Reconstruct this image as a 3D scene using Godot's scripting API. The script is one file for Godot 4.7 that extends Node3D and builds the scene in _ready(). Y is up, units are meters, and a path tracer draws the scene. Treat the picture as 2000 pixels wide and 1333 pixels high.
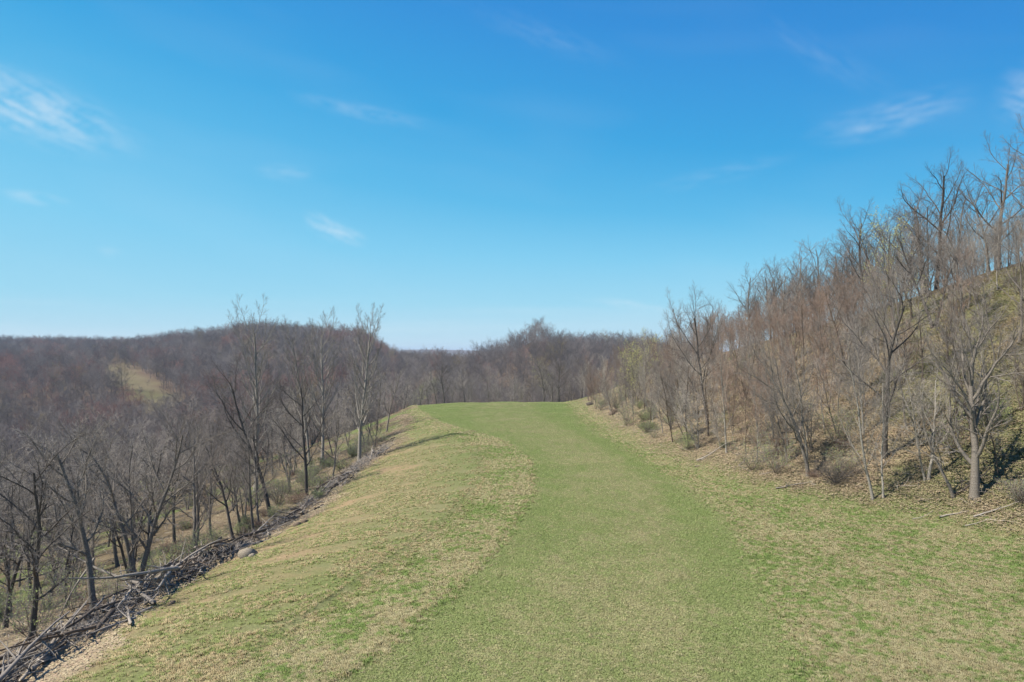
extends Node3D
# A grassy ridge-top meadow between bare spring woods, seen from about nine metres above the grass. x to the right, d = -z forwards.

const EYE := 9.0
const EXPOSURE := 1.8

var rng := RandomNumberGenerator.new()
var noise_broad := FastNoiseLite.new()
var noise_mid := FastNoiseLite.new()
var noise_fine := FastNoiseLite.new()
var noise_streak := FastNoiseLite.new()
var noise_clump := FastNoiseLite.new()
var used := {}
var mats := {}

# ---------------------------------------------------------------- shapes

class Buf:
	var v := PackedVector3Array()
	var n := PackedVector3Array()
	var c := PackedColorArray()
	var i := PackedInt32Array()

	func tube(pts: PackedVector3Array, rads: PackedFloat32Array, sides: int) -> void:
		var count := pts.size()
		var start := v.size()
		var t := (pts[1] - pts[0]).normalized()
		var u := t.cross(Vector3(0.31, 0.2, 0.93))
		if u.length_squared() < 0.01:
			u = t.cross(Vector3.RIGHT)
		u = u.normalized()
		for k in count:
			if k > 0:
				t = (pts[mini(k + 1, count - 1)] - pts[k - 1]).normalized()
				u = (u - t * u.dot(t)).normalized()
			var w := t.cross(u)
			for s in sides:
				var a := TAU * s / sides
				var dir := u * cos(a) + w * sin(a)
				v.append(pts[k] + dir * rads[k])
				n.append(dir)
		for k in count - 1:
			for s in sides:
				var a0 := start + k * sides + s
				var b0 := start + k * sides + (s + 1) % sides
				i.append(a0); i.append(a0 + sides); i.append(b0)
				i.append(b0); i.append(a0 + sides); i.append(b0 + sides)

	func tri(a: Vector3, b: Vector3, d: Vector3, na: Vector3, nb: Vector3, nd: Vector3) -> void:
		var s := v.size()
		v.append(a); v.append(b); v.append(d)
		n.append(na); n.append(nb); n.append(nd)
		i.append(s); i.append(s + 1); i.append(s + 2)

	func mesh() -> ArrayMesh:
		var a := []
		a.resize(Mesh.ARRAY_MAX)
		a[Mesh.ARRAY_VERTEX] = v
		a[Mesh.ARRAY_NORMAL] = n
		if c.size() == v.size():
			a[Mesh.ARRAY_COLOR] = c
		a[Mesh.ARRAY_INDEX] = i
		var m := ArrayMesh.new()
		if v.size() > 0:
			m.add_surface_from_arrays(Mesh.PRIMITIVE_TRIANGLES, a)
		return m


# ---------------------------------------------------------------- naming

func numbered(called: String) -> String:
	if not used.has(called):
		used[called] = 0
		return called
	used[called] += 1
	return "%s_%03d" % [called, used[called]]


func tag(o: Node, label: String, category: String, group := "", kind := "") -> void:
	if label: o.set_meta("label", label)
	if category: o.set_meta("category", category)
	if group: o.set_meta("group", group)
	if kind: o.set_meta("kind", kind)


func part(called: String, mesh: Mesh, material: Material, parent: Node) -> MeshInstance3D:
	var o := MeshInstance3D.new()
	o.name = called
	o.mesh = mesh
	o.material_override = material
	parent.add_child(o, true)
	return o


func single(called: String, mesh: Mesh, material: Material, at := Vector3.ZERO) -> MeshInstance3D:
	var o := part(numbered(called), mesh, material, self)
	o.position = at
	return o


func base(called: String, at: Vector3) -> Node3D:
	var o := Node3D.new()
	o.name = numbered(called)
	add_child(o)
	o.position = at
	return o


# ---------------------------------------------------------------- the lie of the land

const KD := [-80.0, 10.0, 20.0, 34.0, 48.0, 60.0, 72.0, 87.0, 110.0, 130.0, 150.0, 260.0]
const K_BREAK := [-10.0, -9.0, -8.0, -4.5, -2.5, -3.0, -5.0, -9.0, -14.0, -18.0, -22.0, -26.0]
const K_WOOD_X := [-14.0, -15.0, -15.5, -16.5, -16.5, -16.0, -15.3, -15.0, -18.0, -21.0, -25.0, -30.0]
const K_WOOD_Y := [-0.5, -0.8, -1.0, -2.2, -3.4, -3.0, -2.4, -1.4, -0.4, -0.8, -1.2, -3.0]
const RD := [-80.0, 20.0, 30.0, 38.0, 43.0, 48.0, 57.0, 66.0, 92.0, 126.0, 150.0, 260.0]
const K_TOE := [30.0, 27.0, 25.0, 22.0, 18.5, 15.5, 13.3, 12.2, 11.0, 11.0, 11.0, 10.0]
const CD := [-80.0, 20.0, 43.0, 64.0, 76.0, 100.0, 133.0, 170.0, 220.0, 260.0]
const K_CREST_X := [70.0, 62.0, 57.0, 50.0, 48.0, 44.0, 40.0, 34.0, 24.0, 20.0]
const K_CREST_Y := [20.0, 20.0, 19.5, 18.0, 16.0, 12.5, 8.5, 3.0, -12.0, -16.0]
const SD := [-80.0, 12.0, 18.7, 24.5, 35.0, 48.0, 60.0, 75.0, 83.0, 109.0, 130.0, 260.0]
const K_STRIP_L := [-8.0, -6.5, -4.6, -2.6, 0.0, 1.6, 1.35, -2.25, -6.2, -13.9, -18.0, -30.0]
const SRD := [-80.0, 12.0, 21.4, 29.3, 36.4, 48.0, 63.0, 85.7, 120.0, 260.0]
const K_STRIP_R := [6.0, 7.0, 8.9, 10.5, 11.7, 11.9, 10.9, 9.6, 9.9, 10.0]
var table := []                     # the eight lines above, sampled every half metre of d from -80 to 260

const FAR_D := [140.0, 190.0, 260.0, 330.0, 390.0, 460.0, 530.0, 600.0, 680.0, 740.0, 820.0, 1000.0, 1600.0, 3500.0, 4500.0, 7000.0]
const FAR_U := [-1.125, -0.75, -0.6, -0.45, -0.375, -0.3, -0.225, -0.165, -0.1125, -0.075, -0.03, 0.0375, 0.09, 0.15, 0.195, 0.26, 0.375, 0.6, 1.2]
const FAR_H := [
	[-24, -24, -23, -20, -18, -16, -12, -10, -9, -8, -7, -6, -4, 0, 4, 2, -6, -12, -16],
	[-26, -26, -25, -22, -20, -18, -15, -15, -14, -14, -14, -14, -12, -9, -4, -8, -15, -20, -24],
	[-24, -23, -21, -20, -21, -21, -19, -13, -5, -12, -16, -15, -15, -15, -15, -16, -18, -20, -20],
	[-12, -13, -9, -11, -15, -16, -15, -9, -1, -6, -4, 4, -2, -9, -9, -10, -12, -14, -14],
	[-9, -9, -5, -5, -7, -8, -8, -6, -1, -2, 4.5, 17, 5, -3, -2, -2, -6, -10, -10],
	[-3, -4, 0, 1, 4, 3, 3, -5, -2, -6, -5, 4, 6, 6, 5, 2, -2, -6, -6],
	[0, 0, 3, 9, 16, 14, 13, 0, -5, -8, -7, 4, 13, 14.5, 9.5, 5, 2, 0, 0],
	[3, 3, 5, 15, 24, 22, 22, 0, -7, -9, -10, 0, 5, 7, 5, 5, 4, 2, 2],
	[7, 7, 9, 24, 30, 26, 13, -6, -9, -11, -12, -6, 0, 0, 0, 2, 2, 2, 2],
	[11, 11.5, 14, 18, 22, 16, 5, -8, -9, -10, -12, -10, -6, -4, 0, 0, 0, 0, 0],
	[16, 19, 16, 9, 8, 5, -2, -10, -12, -12, -14, -12, -10, -8, -5, -4, -4, -4, -4],
	[5, 4, 0, -5, -5, -8, -12, -16, -18, -18, -18, -18, -18, -16, -14, -12, -12, -12, -12],
	[-30, -30, -30, -30, -30, -30, -30, -30, -30, -30, -30, -30, -30, -30, -30, -30, -30, -30, -30],
	[-20, -20, -20, -20, -20, -20, -20, -20, -20, -20, -20, -20, -20, -20, -20, -20, -20, -20, -20],
	[20, 20, 24, 26, 24, 26, 28, 30, 32, 31, 30, 28, 26, 24, 22, 20, 20, 20, 20],
	[0, 0, 0, 0, 0, 0, 0, 0, 0, 0, 0, 0, 0, 0, 0, 0, 0, 0, 0]]


func along(keys: Array, vals: Array, d: float) -> float:      # smooth curve through the key values
	var last := keys.size() - 1
	if d <= keys[0]: return vals[0]
	if d >= keys[last]: return vals[last]
	var k := 0
	while d > keys[k + 1]: k += 1
	var h: float = keys[k + 1] - keys[k]
	var t: float = (d - keys[k]) / h
	var slope: float = (vals[k + 1] - vals[k]) / h
	var m0 := slope
	var m1 := slope
	if k > 0: m0 = (slope + (vals[k] - vals[k - 1]) / (keys[k] - keys[k - 1])) * 0.5
	if k + 1 < last: m1 = (slope + (vals[k + 2] - vals[k + 1]) / (keys[k + 2] - keys[k + 1])) * 0.5
	var t2 := t * t
	var t3 := t2 * t
	return vals[k] * (2 * t3 - 3 * t2 + 1) + m0 * h * (t3 - 2 * t2 + t) + vals[k + 1] * (3 * t2 - 2 * t3) + m1 * h * (t3 - t2)


func lay_lines() -> void:
	for pair in [[KD, K_BREAK], [KD, K_WOOD_X], [KD, K_WOOD_Y], [RD, K_TOE], [CD, K_CREST_X], [CD, K_CREST_Y], [SD, K_STRIP_L], [SRD, K_STRIP_R]]:
		var row := PackedFloat32Array()
		for k in 682:
			row.append(along(pair[0], pair[1], -80.0 + k * 0.5))
		table.append(row)


enum {BREAK, WOOD_X, WOOD_Y, TOE, CREST_X, CREST_Y, STRIP_L, STRIP_R}

func line(which: int, d: float) -> float:
	var f := clampf((d + 80.0) * 2.0, 0.0, 680.0)
	var k := int(f)
	var row: PackedFloat32Array = table[which]
	return lerpf(row[k], row[k + 1], f - k)


func near_height(x: float, d: float) -> float:
	var drop := 0.0
	if d > 113.0:
		drop = -0.0013 * (d - 113.0) * (d - 113.0)
	var y := drop
	var xl := line(BREAK, d)
	var toe := line(TOE, d)
	if d > 60.0:
		var aside := clampf(x - 3.0, -40.0, 0.0)
		y -= 0.0014 * aside * aside * smoothstep(60.0, 110.0, d)
		y += 0.25 * noise_broad.get_noise_2d(x * 2.2, d * 2.2) * smoothstep(80.0, 115.0, d)
	if x < xl:
		var xb := line(WOOD_X, d)
		var yb := line(WOOD_Y, d)
		if x > xb:
			y += yb * pow((xl - x) / (xl - xb), 1.5)
		else:
			y += yb - 24.0 * (1.0 - exp((x - xb) * 0.34 / 24.0))
	elif x > toe:
		var xc := line(CREST_X, d)
		var yc := line(CREST_Y, d)
		var s := (x - toe) / (xc - toe)
		if s < 1.0:
			y += (yc - y) * (0.5 * s + 0.5 * s * s * (3.0 - 2.0 * s))
		else:
			var over := x - xc
			y = yc + 0.35 * over / (1.0 + over * 0.02) * exp(-over * 0.05) - maxf(0.0, over - 6.0) * 0.25
			y = maxf(y, -12.0)
	else:
		y += -0.05 + 0.12 * noise_broad.get_noise_2d(x * 1.5, d * 1.5)
	return y


func far_height(x: float, d: float) -> float:
	var u := clampf(x / maxf(d, 1.0), -1.125, 1.199)
	var dd := clampf(d, 140.0, 6999.0)
	var r := 0
	while dd > FAR_D[r + 1]: r += 1
	var k := 0
	while u > FAR_U[k + 1]: k += 1
	var tu: float = (u - FAR_U[k]) / (FAR_U[k + 1] - FAR_U[k])
	var td: float = (dd - FAR_D[r]) / (FAR_D[r + 1] - FAR_D[r])
	tu = lerpf(tu, tu * tu * (3.0 - 2.0 * tu), 0.5)
	td = lerpf(td, td * td * (3.0 - 2.0 * td), 0.5)
	var a: float = lerpf(FAR_H[r][k], FAR_H[r][k + 1], tu)
	var b: float = lerpf(FAR_H[r + 1][k], FAR_H[r + 1][k + 1], tu)
	var y := lerpf(a, b, td)
	if d < 1200.0:
		y += 1.6 * noise_broad.get_noise_2d(x * 0.25, d * 0.25)
	else:
		y += 14.0 * noise_broad.get_noise_2d(x * 0.03, d * 0.01)
	return y


func height(x: float, d: float) -> float:
	var w := smoothstep(138.0, 195.0, d)
	var y := 0.0
	if w < 1.0: y += near_height(x, d) * (1.0 - w)
	if w > 0.0: y += far_height(x, d) * w
	return y


func on(x: float, d: float, up := 0.0) -> Vector3:
	return Vector3(x, height(x, d) + up, -d)


# how much of each kind of ground cover there is: x mown strip, y rough straw, z leaf litter, w bare earth
func cover(x: float, d: float) -> Dictionary:
	var mid := noise_mid.get_noise_2d(x, d)
	var broad := noise_broad.get_noise_2d(x * 2.0, d * 2.0)
	var wob := mid * 0.7 + broad * 1.2
	var sl := line(STRIP_L, d)
	var sr := line(STRIP_R, d)
	var edge := noise_mid.get_noise_2d(x * 2.5 + 40.0, d * 2.5) * 0.25
	var strip := smoothstep(sl - 0.35, sl + 0.35, x + edge * 1.6 + 0.35 * noise_clump.get_noise_2d(x * 1.5, d * 1.5)) * (1.0 - smoothstep(sr - 0.9, sr + 0.9, x + edge * 2.0)) * (1.0 - smoothstep(150.0, 165.0, d))
	var xb := line(WOOD_X, d)
	var wood := 1.0 - smoothstep(xb + 0.4, xb + 2.6, x + wob * 1.5)
	var toe := line(TOE, d)
	var hill := smoothstep(toe - 0.5, toe + 3.5, x + wob * 1.2)
	return {"strip": strip, "wood": wood, "hill": hill, "mid": mid, "broad": broad, "sl": sl, "sr": sr, "xb": xb, "toe": toe}


const SOIL := Color(0.2, 0.175, 0.09)
const GREEN := Color(0.145, 0.23, 0.06)
const STRAW := Color(0.455, 0.42, 0.25)
const LITTER := Color(0.285, 0.212, 0.148)
const CLAY := Color(0.36, 0.22, 0.135)

func ground_color(x: float, d: float) -> Color:
	if d > 200.0 or absf(x) > 90.0 or d < 0.0:
		return far_ground_color(x, d)
	var c := cover(x, d)
	var fine := noise_fine.get_noise_2d(x, d)
	var green := greenness(x, d, c)
	var col := SOIL.lerp(STRAW, 0.35).lerp(GREEN.lerp(SOIL, 0.25), clampf(green + fine * 0.25, 0.0, 1.0))
	if c.strip < 1.0 and x < c.sl:                                   # the bank below the strip: thin turf over brown earth
		var t := clampf((c.sl - 3.0 - x) / 8.0, 0.0, 1.0)
		var bare := smoothstep(-0.1, 0.4, c.mid + c.broad * 0.6 + fine * 0.3) * t
		col = col.lerp(Color(0.24, 0.22, 0.115), 0.6 * t * (1.0 - c.strip))
		var scar := smoothstep(0.18, 0.42, noise_mid.get_noise_2d(x * 0.6 + 200.0, d * 0.9) + 0.4 * fine) * t
		col = col.lerp(CLAY.lerp(STRAW, 0.3), (0.5 * bare * t + 0.5 * scar) * (1.0 - c.strip))
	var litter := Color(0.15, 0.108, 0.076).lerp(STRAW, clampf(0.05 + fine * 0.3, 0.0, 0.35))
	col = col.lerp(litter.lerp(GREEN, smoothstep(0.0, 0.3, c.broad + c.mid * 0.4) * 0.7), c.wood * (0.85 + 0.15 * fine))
	var slope_green := smoothstep(0.0, 0.4, c.broad + 0.35 * c.mid - 0.3 + 0.75 * smoothstep(0.48, 0.6, x / d)) * 0.6
	col = col.lerp(LITTER.lerp(STRAW, clampf(0.14 + fine * 0.35 + c.mid * 0.25, 0.0, 0.7)).lerp(GREEN.lerp(LITTER, 0.32), slope_green), c.hill * 0.9)
	return col.lerp(far_ground_color(x, d), smoothstep(160.0, 200.0, d))


func clearing(x: float, d: float) -> float:                          # the dry field on the far slope
	var a := Vector2(-286, 480)
	var b := Vector2(-150, 292)
	var p := Vector2(x, d)
	var t := clampf((p - a).dot(b - a) / (b - a).length_squared(), 0.0, 1.0)
	var away := p.distance_to(a.lerp(b, t)) + noise_broad.get_noise_2d(x * 0.8, d * 0.8) * 8.0
	return 1.0 - smoothstep(6.0, 11.5, away)


func pasture(x: float, d: float) -> float:                           # the green knoll beyond the meadow
	var p := Vector2((x + 36.0) / 10.0, (d - 285.0) / 30.0)
	return 1.0 - smoothstep(0.75, 1.1, p.length() + noise_broad.get_noise_2d(x, d) * 0.3)


func track(x: float, d: float) -> float:
	var p := Vector2((x + 42.0) / 7.0, (d - 352.0) / 12.0)
	return 1.0 - smoothstep(0.75, 1.1, p.length())


func far_ground_color(x: float, d: float) -> Color:
	var n := noise_broad.get_noise_2d(x * 0.5, d * 0.5)
	var col := Color(0.17, 0.125, 0.088).lerp(Color(0.12, 0.13, 0.055), clampf(n * 1.2 - 0.2, 0.0, 0.6))
	if d < 1500.0:
		col = col.lerp(Color(0.235, 0.195, 0.118).lerp(Color(0.15, 0.145, 0.075), clampf(0.3 + n, 0.0, 0.85)), clearing(x, d))
		col = col.lerp(Color(0.17, 0.18, 0.075), pasture(x, d))
		col = col.lerp(Color(0.26, 0.17, 0.105), track(x, d))
	return col


func greenness(x: float, d: float, c: Dictionary) -> float:          # share of live green among the dry blades
	var streak := noise_streak.get_noise_2d(x * 3.0, d * 0.8)
	var clump := noise_clump.get_noise_2d(x, d)
	var rough: float = 0.45 + 0.4 * c.mid + 0.3 * c.broad + 0.55 * clump
	if x < c.sl:
		var t := clampf((c.sl - x) / 4.5, 0.0, 1.0)
		rough = lerpf(0.3, 0.6, t) + 0.5 * c.mid + 0.4 * c.broad + 0.45 * clump
	var s: float = (x - c.sl) / maxf(c.sr - c.sl, 0.1)
	var mown: float = 0.6 + 0.2 * clump + 0.25 * c.mid + 0.25 * c.broad + 0.3 * streak
	mown += 0.3 * exp(-pow((s - 0.87) / 0.09, 2.0)) + 0.2 * exp(-pow((s - 0.1) / 0.12, 2.0)) - 0.16 * exp(-pow((s - 0.55) / 0.2, 2.0))
	mown += 0.2 * smoothstep(60.0, 110.0, d)
	return clampf(lerpf(rough, mown, c.strip), 0.0, 1.0)


func build_ground() -> void:
	var xs := PackedFloat32Array()
	var ds := PackedFloat32Array()
	var left := []
	var s := 0.5
	var x := -62.0
	while x > -6500.0:
		s *= 1.06
		x -= s
		left.append(x)
	left.reverse()
	for k in left: xs.append(k)
	x = -62.0
	while x < 66.0:
		xs.append(x)
		x += 0.5
	s = 0.5
	while x < 6500.0:
		xs.append(x)
		s *= 1.06
		x += s
	for k in [-600.0, -300.0, -150.0, -80.0, -50.0, -35.0, -25.0, -18.0, -12.0, -7.0, -3.0, 0.0, 3.0, 6.0, 8.0, 10.0]: ds.append(k)
	var d := 12.0
	while d < 145.0:
		ds.append(d)
		d += 0.45
	s = 0.45
	while d < 7200.0:
		ds.append(d)
		s = minf(s * 1.04, d * 0.03)
		d += s
	var nx := xs.size()
	var nd := ds.size()
	var b := Buf.new()
	for j in nd:
		for k in nx:
			b.v.append(on(xs[k], ds[j]))
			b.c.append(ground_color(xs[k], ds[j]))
	for j in nd:
		for k in nx:
			var gx: Vector3 = b.v[j * nx + mini(k + 1, nx - 1)] - b.v[j * nx + maxi(k - 1, 0)]
			var gz: Vector3 = b.v[maxi(j - 1, 0) * nx + k] - b.v[mini(j + 1, nd - 1) * nx + k]
			b.n.append(gz.cross(gx).normalized())
	for j in nd - 1:
		for k in nx - 1:
			var a := j * nx + k
			b.i.append(a); b.i.append(a + nx); b.i.append(a + 1)
			b.i.append(a + 1); b.i.append(a + nx); b.i.append(a + nx + 1)
	var g := single("ground", b.mesh(), mats.ground)
	tag(g, "rolling grassy ridge and wooded slopes reaching to the horizon", "ground", "", "structure")


# ---------------------------------------------------------------- materials

func noise_map(freq: float, lo: Color, hi: Color, octaves: int, size := 512, kind := FastNoiseLite.TYPE_SIMPLEX_SMOOTH) -> NoiseTexture2D:
	var f := FastNoiseLite.new()
	f.noise_type = kind
	f.frequency = freq
	f.fractal_octaves = octaves
	f.seed = 11
	var t := NoiseTexture2D.new()
	t.width = size
	t.height = size
	t.seamless = true
	t.noise = f
	var g := Gradient.new()
	g.set_color(0, lo)
	g.set_color(1, hi)
	t.color_ramp = g
	return t


func mat(called: String, col: Color, rough := 0.9) -> StandardMaterial3D:
	var m := StandardMaterial3D.new()
	m.resource_name = called
	m.albedo_color = col.linear_to_srgb()
	m.roughness = rough
	m.metallic_specular = 0.25
	mats[called] = m
	return m


func make_materials() -> void:
	var g := mat("ground", Color(1, 1, 1), 1.0)
	g.vertex_color_use_as_albedo = true
	g.metallic_specular = 0.1
	g.albedo_texture = noise_map(0.035, Color(0.62, 0.62, 0.62), Color(1, 1, 1), 5, 1024)
	g.uv1_triplanar = true
	g.uv1_world_triplanar = true
	g.uv1_scale = Vector3(0.23, 0.23, 0.23)
	var bark := noise_map(0.03, Color(0.36, 0.35, 0.34), Color(1, 1, 1), 5)
	for k in [["bark_grey", Color(0.37, 0.33, 0.285)], ["bark_dark", Color(0.2, 0.178, 0.158)], ["bark_pale", Color(0.56, 0.52, 0.455)], ["bark_brown", Color(0.25, 0.2, 0.155)]]:
		var m := mat(k[0], k[1], 0.95)
		m.albedo_texture = bark
		m.uv1_triplanar = true
		m.uv1_scale = Vector3(2.4, 0.7, 2.4)
	mat("twig_grey", Color(0.215, 0.192, 0.172))
	mat("twig_dark", Color(0.125, 0.108, 0.096))
	mat("twig_pale", Color(0.34, 0.305, 0.265))
	mat("twig_red", Color(0.265, 0.19, 0.145))
	for k in [["leaf_green", Color(0.26, 0.32, 0.1)], ["leaf_yellow", Color(0.42, 0.42, 0.12)], ["leaf_rust", Color(0.3, 0.15, 0.07)], ["leaf_dark", Color(0.05, 0.085, 0.03)]]:
		var m := mat(k[0], k[1], 0.8)
		m.backlight_enabled = true
		m.backlight = Color(0.4, 0.4, 0.4)
		m.cull_mode = BaseMaterial3D.CULL_DISABLED
	var gr := mat("blades", Color(1, 1, 1), 0.8)
	gr.vertex_color_use_as_albedo = true
	gr.cull_mode = BaseMaterial3D.CULL_DISABLED
	gr.metallic_specular = 0.1
	var far := mat("far_wood", Color(1, 1, 1), 1.0)
	far.vertex_color_use_as_albedo = true
	far.metallic_specular = 0.1
	for k in [["dead_grey", Color(0.46, 0.415, 0.365)], ["dead_dark", Color(0.19, 0.16, 0.135)], ["dead_pale", Color(0.62, 0.56, 0.48)], ["dead_brown", Color(0.3, 0.235, 0.18)]]:
		var m := mat(k[0], k[1], 0.95)
		m.albedo_texture = bark
		m.uv1_triplanar = true
		m.uv1_scale = Vector3(3, 3, 3)
	var st := mat("stone", Color(0.5, 0.44, 0.35), 0.95)
	st.albedo_texture = bark
	st.uv1_triplanar = true
	st.uv1_scale = Vector3(1.3, 1.3, 1.3)


# ---------------------------------------------------------------- trees

func jitter() -> Vector3:
	return Vector3(rng.randf_range(-1, 1), rng.randf_range(-1, 1), rng.randf_range(-1, 1))


# style: count / seg / sides / angle (degrees) / ratio / up / wob / first per level; the buffers are trunk, one per limb, twigs, leaves
func grow(o: Vector3, dir: Vector3, length: float, rad: float, level: int, st: Dictionary, out: Dictionary, lean := Vector3.ZERO) -> void:
	var seg: int = st.seg[level]
	var pts := PackedVector3Array([o])
	var rads := PackedFloat32Array([rad])
	var dirs := [dir]
	var p := o
	var last: int = st.seg.size() - 1
	var tip: float = 0.3 if level == 0 else 0.4
	for k in seg:
		dir = (dir + jitter() * st.wob[level] + Vector3.UP * st.up[level] + lean).normalized()
		p += dir * length / seg
		pts.append(p)
		dirs.append(dir)
		rads.append(maxf(rad * lerpf(1.0, tip, pow((k + 1.0) / seg, 0.85)), st.thin * 0.55))
	if level == 0:
		rads[0] = rad * 1.5
		pts[0] = o - Vector3(0, 0.4, 0)
		pts.insert(1, o + dirs[1] * length * 0.025)
		rads.insert(1, rad * 1.06)
		dirs.insert(1, dirs[1])
		seg += 1
	var buf: Buf
	if level == 0:
		buf = out.trunk
	elif level == 1:
		buf = out.limb if not out.split else Buf.new()
		if out.split: out.limbs.append(buf)
	elif level == 2 and st.seg.size() > 4:
		buf = out.limb if not out.split else out.limbs.back()
	else:
		buf = out.twigs
	buf.tube(pts, rads, st.sides[level])
	if level == last:
		if st.leaf > 0.0 and rng.randf() < st.leaf_chance:
			for k in st.leaf_count:
				leaf(out.leaves, pts[seg].lerp(pts[0], rng.randf() * 0.8) + jitter() * 0.06, st.leaf)
		return
	var count: int = st.count[level]
	var turn := rng.randf() * TAU
	for k in count:
		var t: float = lerpf(st.first[level], 1.0, (k + rng.randf() * 0.8) / count)
		var f := t * seg
		var a := mini(int(f), seg - 1)
		var at := pts[a].lerp(pts[a + 1], f - a)
		var r: float = lerpf(rads[a], rads[a + 1], f - a)
		var ax: Vector3 = dirs[a + 1]
		var side := ax.cross(Vector3(0.3, 0.9, 0.2)).normalized()
		turn += 2.4 + rng.randf_range(-0.5, 0.5)
		side = side.rotated(ax, turn)
		var ang := deg_to_rad(st.angle[level] * rng.randf_range(0.7, 1.25) * (1.0 - 0.35 * t))
		var cdir := (ax * cos(ang) + side * sin(ang)).normalized()
		var shape: float = 1.0 - st.shrink[level] * t
		var clen: float = length * st.ratio[level] * shape * rng.randf_range(0.7, 1.2)
		if level == 0: clen *= smoothstep(-0.1, 0.5, (t - st.first[0]) / (1.0 - st.first[0]) + 0.25)
		grow(at, cdir, clen, maxf(minf(r * 0.85, r * st.thick[level] * rng.randf_range(0.75, 1.1)), st.thin), level + 1, st, out)
	if level > 0:                                                     # the branch ends in a twig of its own
		grow(pts[seg], dirs[seg], length * st.ratio[level] * 0.6, maxf(rads[seg] * 0.9, st.thin), level + 1, st, out)


func leaf(b: Buf, at: Vector3, size: float) -> void:
	var u := jitter().normalized() * size * rng.randf_range(0.6, 1.2)
	var w := jitter().normalized() * size * 0.45
	var n := u.cross(w).normalized()
	b.tri(at, at + u * 0.5 + w, at + u, n, n, n)
	b.tri(at, at + u, at + u * 0.5 - w, n, n, n)


const HARDWOOD := {"seg": [9, 7, 5, 3, 1], "sides": [9, 6, 4, 3, 3], "count": [11, 7, 6, 5], "angle": [58.0, 50.0, 48.0, 45.0], "ratio": [0.56, 0.52, 0.5, 0.55], "shrink": [0.5, 0.45, 0.35, 0.3],
	"up": [0.03, 0.055, 0.02, 0.03, 0.03], "wob": [0.11, 0.2, 0.24, 0.25, 0.26], "first": [0.3, 0.18, 0.12, 0.1], "thick": [0.6, 0.6, 0.62, 0.6], "thin": 0.0058, "leaf": 0.0, "leaf_chance": 0.0, "leaf_count": 0}
const POPLAR := {"seg": [14, 8, 5, 3, 1], "sides": [10, 6, 4, 3, 3], "count": [28, 6, 5, 3], "angle": [50.0, 42.0, 40.0, 38.0], "ratio": [0.4, 0.42, 0.5, 0.6], "shrink": [0.5, 0.4, 0.3, 0.3],
	"up": [0.05, 0.1, 0.06, 0.05, 0.05], "wob": [0.04, 0.13, 0.18, 0.2, 0.22], "first": [0.26, 0.2, 0.15, 0.1], "thick": [0.52, 0.6, 0.6, 0.6], "thin": 0.012, "leaf": 0.0, "leaf_chance": 0.0, "leaf_count": 0}
const YOUNG := {"seg": [9, 6, 4, 2, 1], "sides": [7, 4, 3, 3, 3], "count": [17, 6, 5, 3], "angle": [46.0, 40.0, 38.0, 36.0], "ratio": [0.42, 0.5, 0.5, 0.55], "shrink": [0.55, 0.35, 0.3, 0.3],
	"up": [0.04, 0.09, 0.06, 0.06, 0.05], "wob": [0.09, 0.15, 0.18, 0.2, 0.2], "first": [0.25, 0.15, 0.1, 0.1], "thick": [0.52, 0.6, 0.62, 0.65], "thin": 0.0062, "leaf": 0.0, "leaf_chance": 0.0, "leaf_count": 0}
const SHRUB := {"seg": [4, 4, 3, 2], "sides": [4, 3, 3, 3], "count": [7, 6, 4], "angle": [42.0, 44.0, 44.0], "ratio": [0.62, 0.55, 0.5], "shrink": [0.4, 0.3, 0.3],
	"up": [0.05, 0.05, 0.03, 0.02], "wob": [0.18, 0.22, 0.24, 0.25], "first": [0.15, 0.15, 0.1], "thick": [0.6, 0.65, 0.65], "thin": 0.006, "leaf": 0.04, "leaf_chance": 0.6, "leaf_count": 1}
const FAR := {"seg": [5, 4, 2, 1], "sides": [4, 3, 3, 3], "count": [13, 8, 8], "angle": [64.0, 55.0, 55.0], "ratio": [0.6, 0.5, 0.5], "shrink": [0.42, 0.35, 0.3],
	"up": [0.04, 0.05, 0.03, 0.02], "wob": [0.08, 0.18, 0.25, 0.25], "first": [0.3, 0.18, 0.1], "thick": [0.5, 0.55, 0.6], "thin": 0.021, "leaf": 0.0, "leaf_chance": 0.0, "leaf_count": 0}


func with(style: Dictionary, changes: Dictionary) -> Dictionary:
	var s := style.duplicate()
	s.merge(changes, true)
	return s


func grown(style: Dictionary, tall: float, rad: float, sd: int, split := false, dir := Vector3.UP, lean := Vector3.ZERO, stems := 1, spread := 0.3) -> Dictionary:
	rng.seed = sd
	var out := {"trunk": Buf.new(), "limb": Buf.new(), "limbs": [], "twigs": Buf.new(), "leaves": Buf.new(), "split": split}
	for k in stems:
		var dr := dir
		var at := Vector3.ZERO
		if stems > 1:
			var a := TAU * k / stems + rng.randf_range(-0.4, 0.4)
			dr = (dir + Vector3(cos(a), 0, sin(a)) * spread * rng.randf_range(0.5, 1.2)).normalized()
			at = Vector3(cos(a), 0, sin(a)) * rad * 0.9
		grow(at, dr, tall * (1.0 if k == 0 else rng.randf_range(0.7, 1.0)), rad * (1.0 if k == 0 else rng.randf_range(0.6, 0.95)), 0, style, out, lean)
	var most := 0.1
	for p in out.twigs.v: most = maxf(most, p.y)
	var shrink := tall / most                                         # the topmost twig reaches the height asked for
	for b in [out.trunk, out.limb, out.twigs, out.leaves] + out.limbs:
		for q in b.v.size(): b.v[q] *= shrink
	return out


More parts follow.
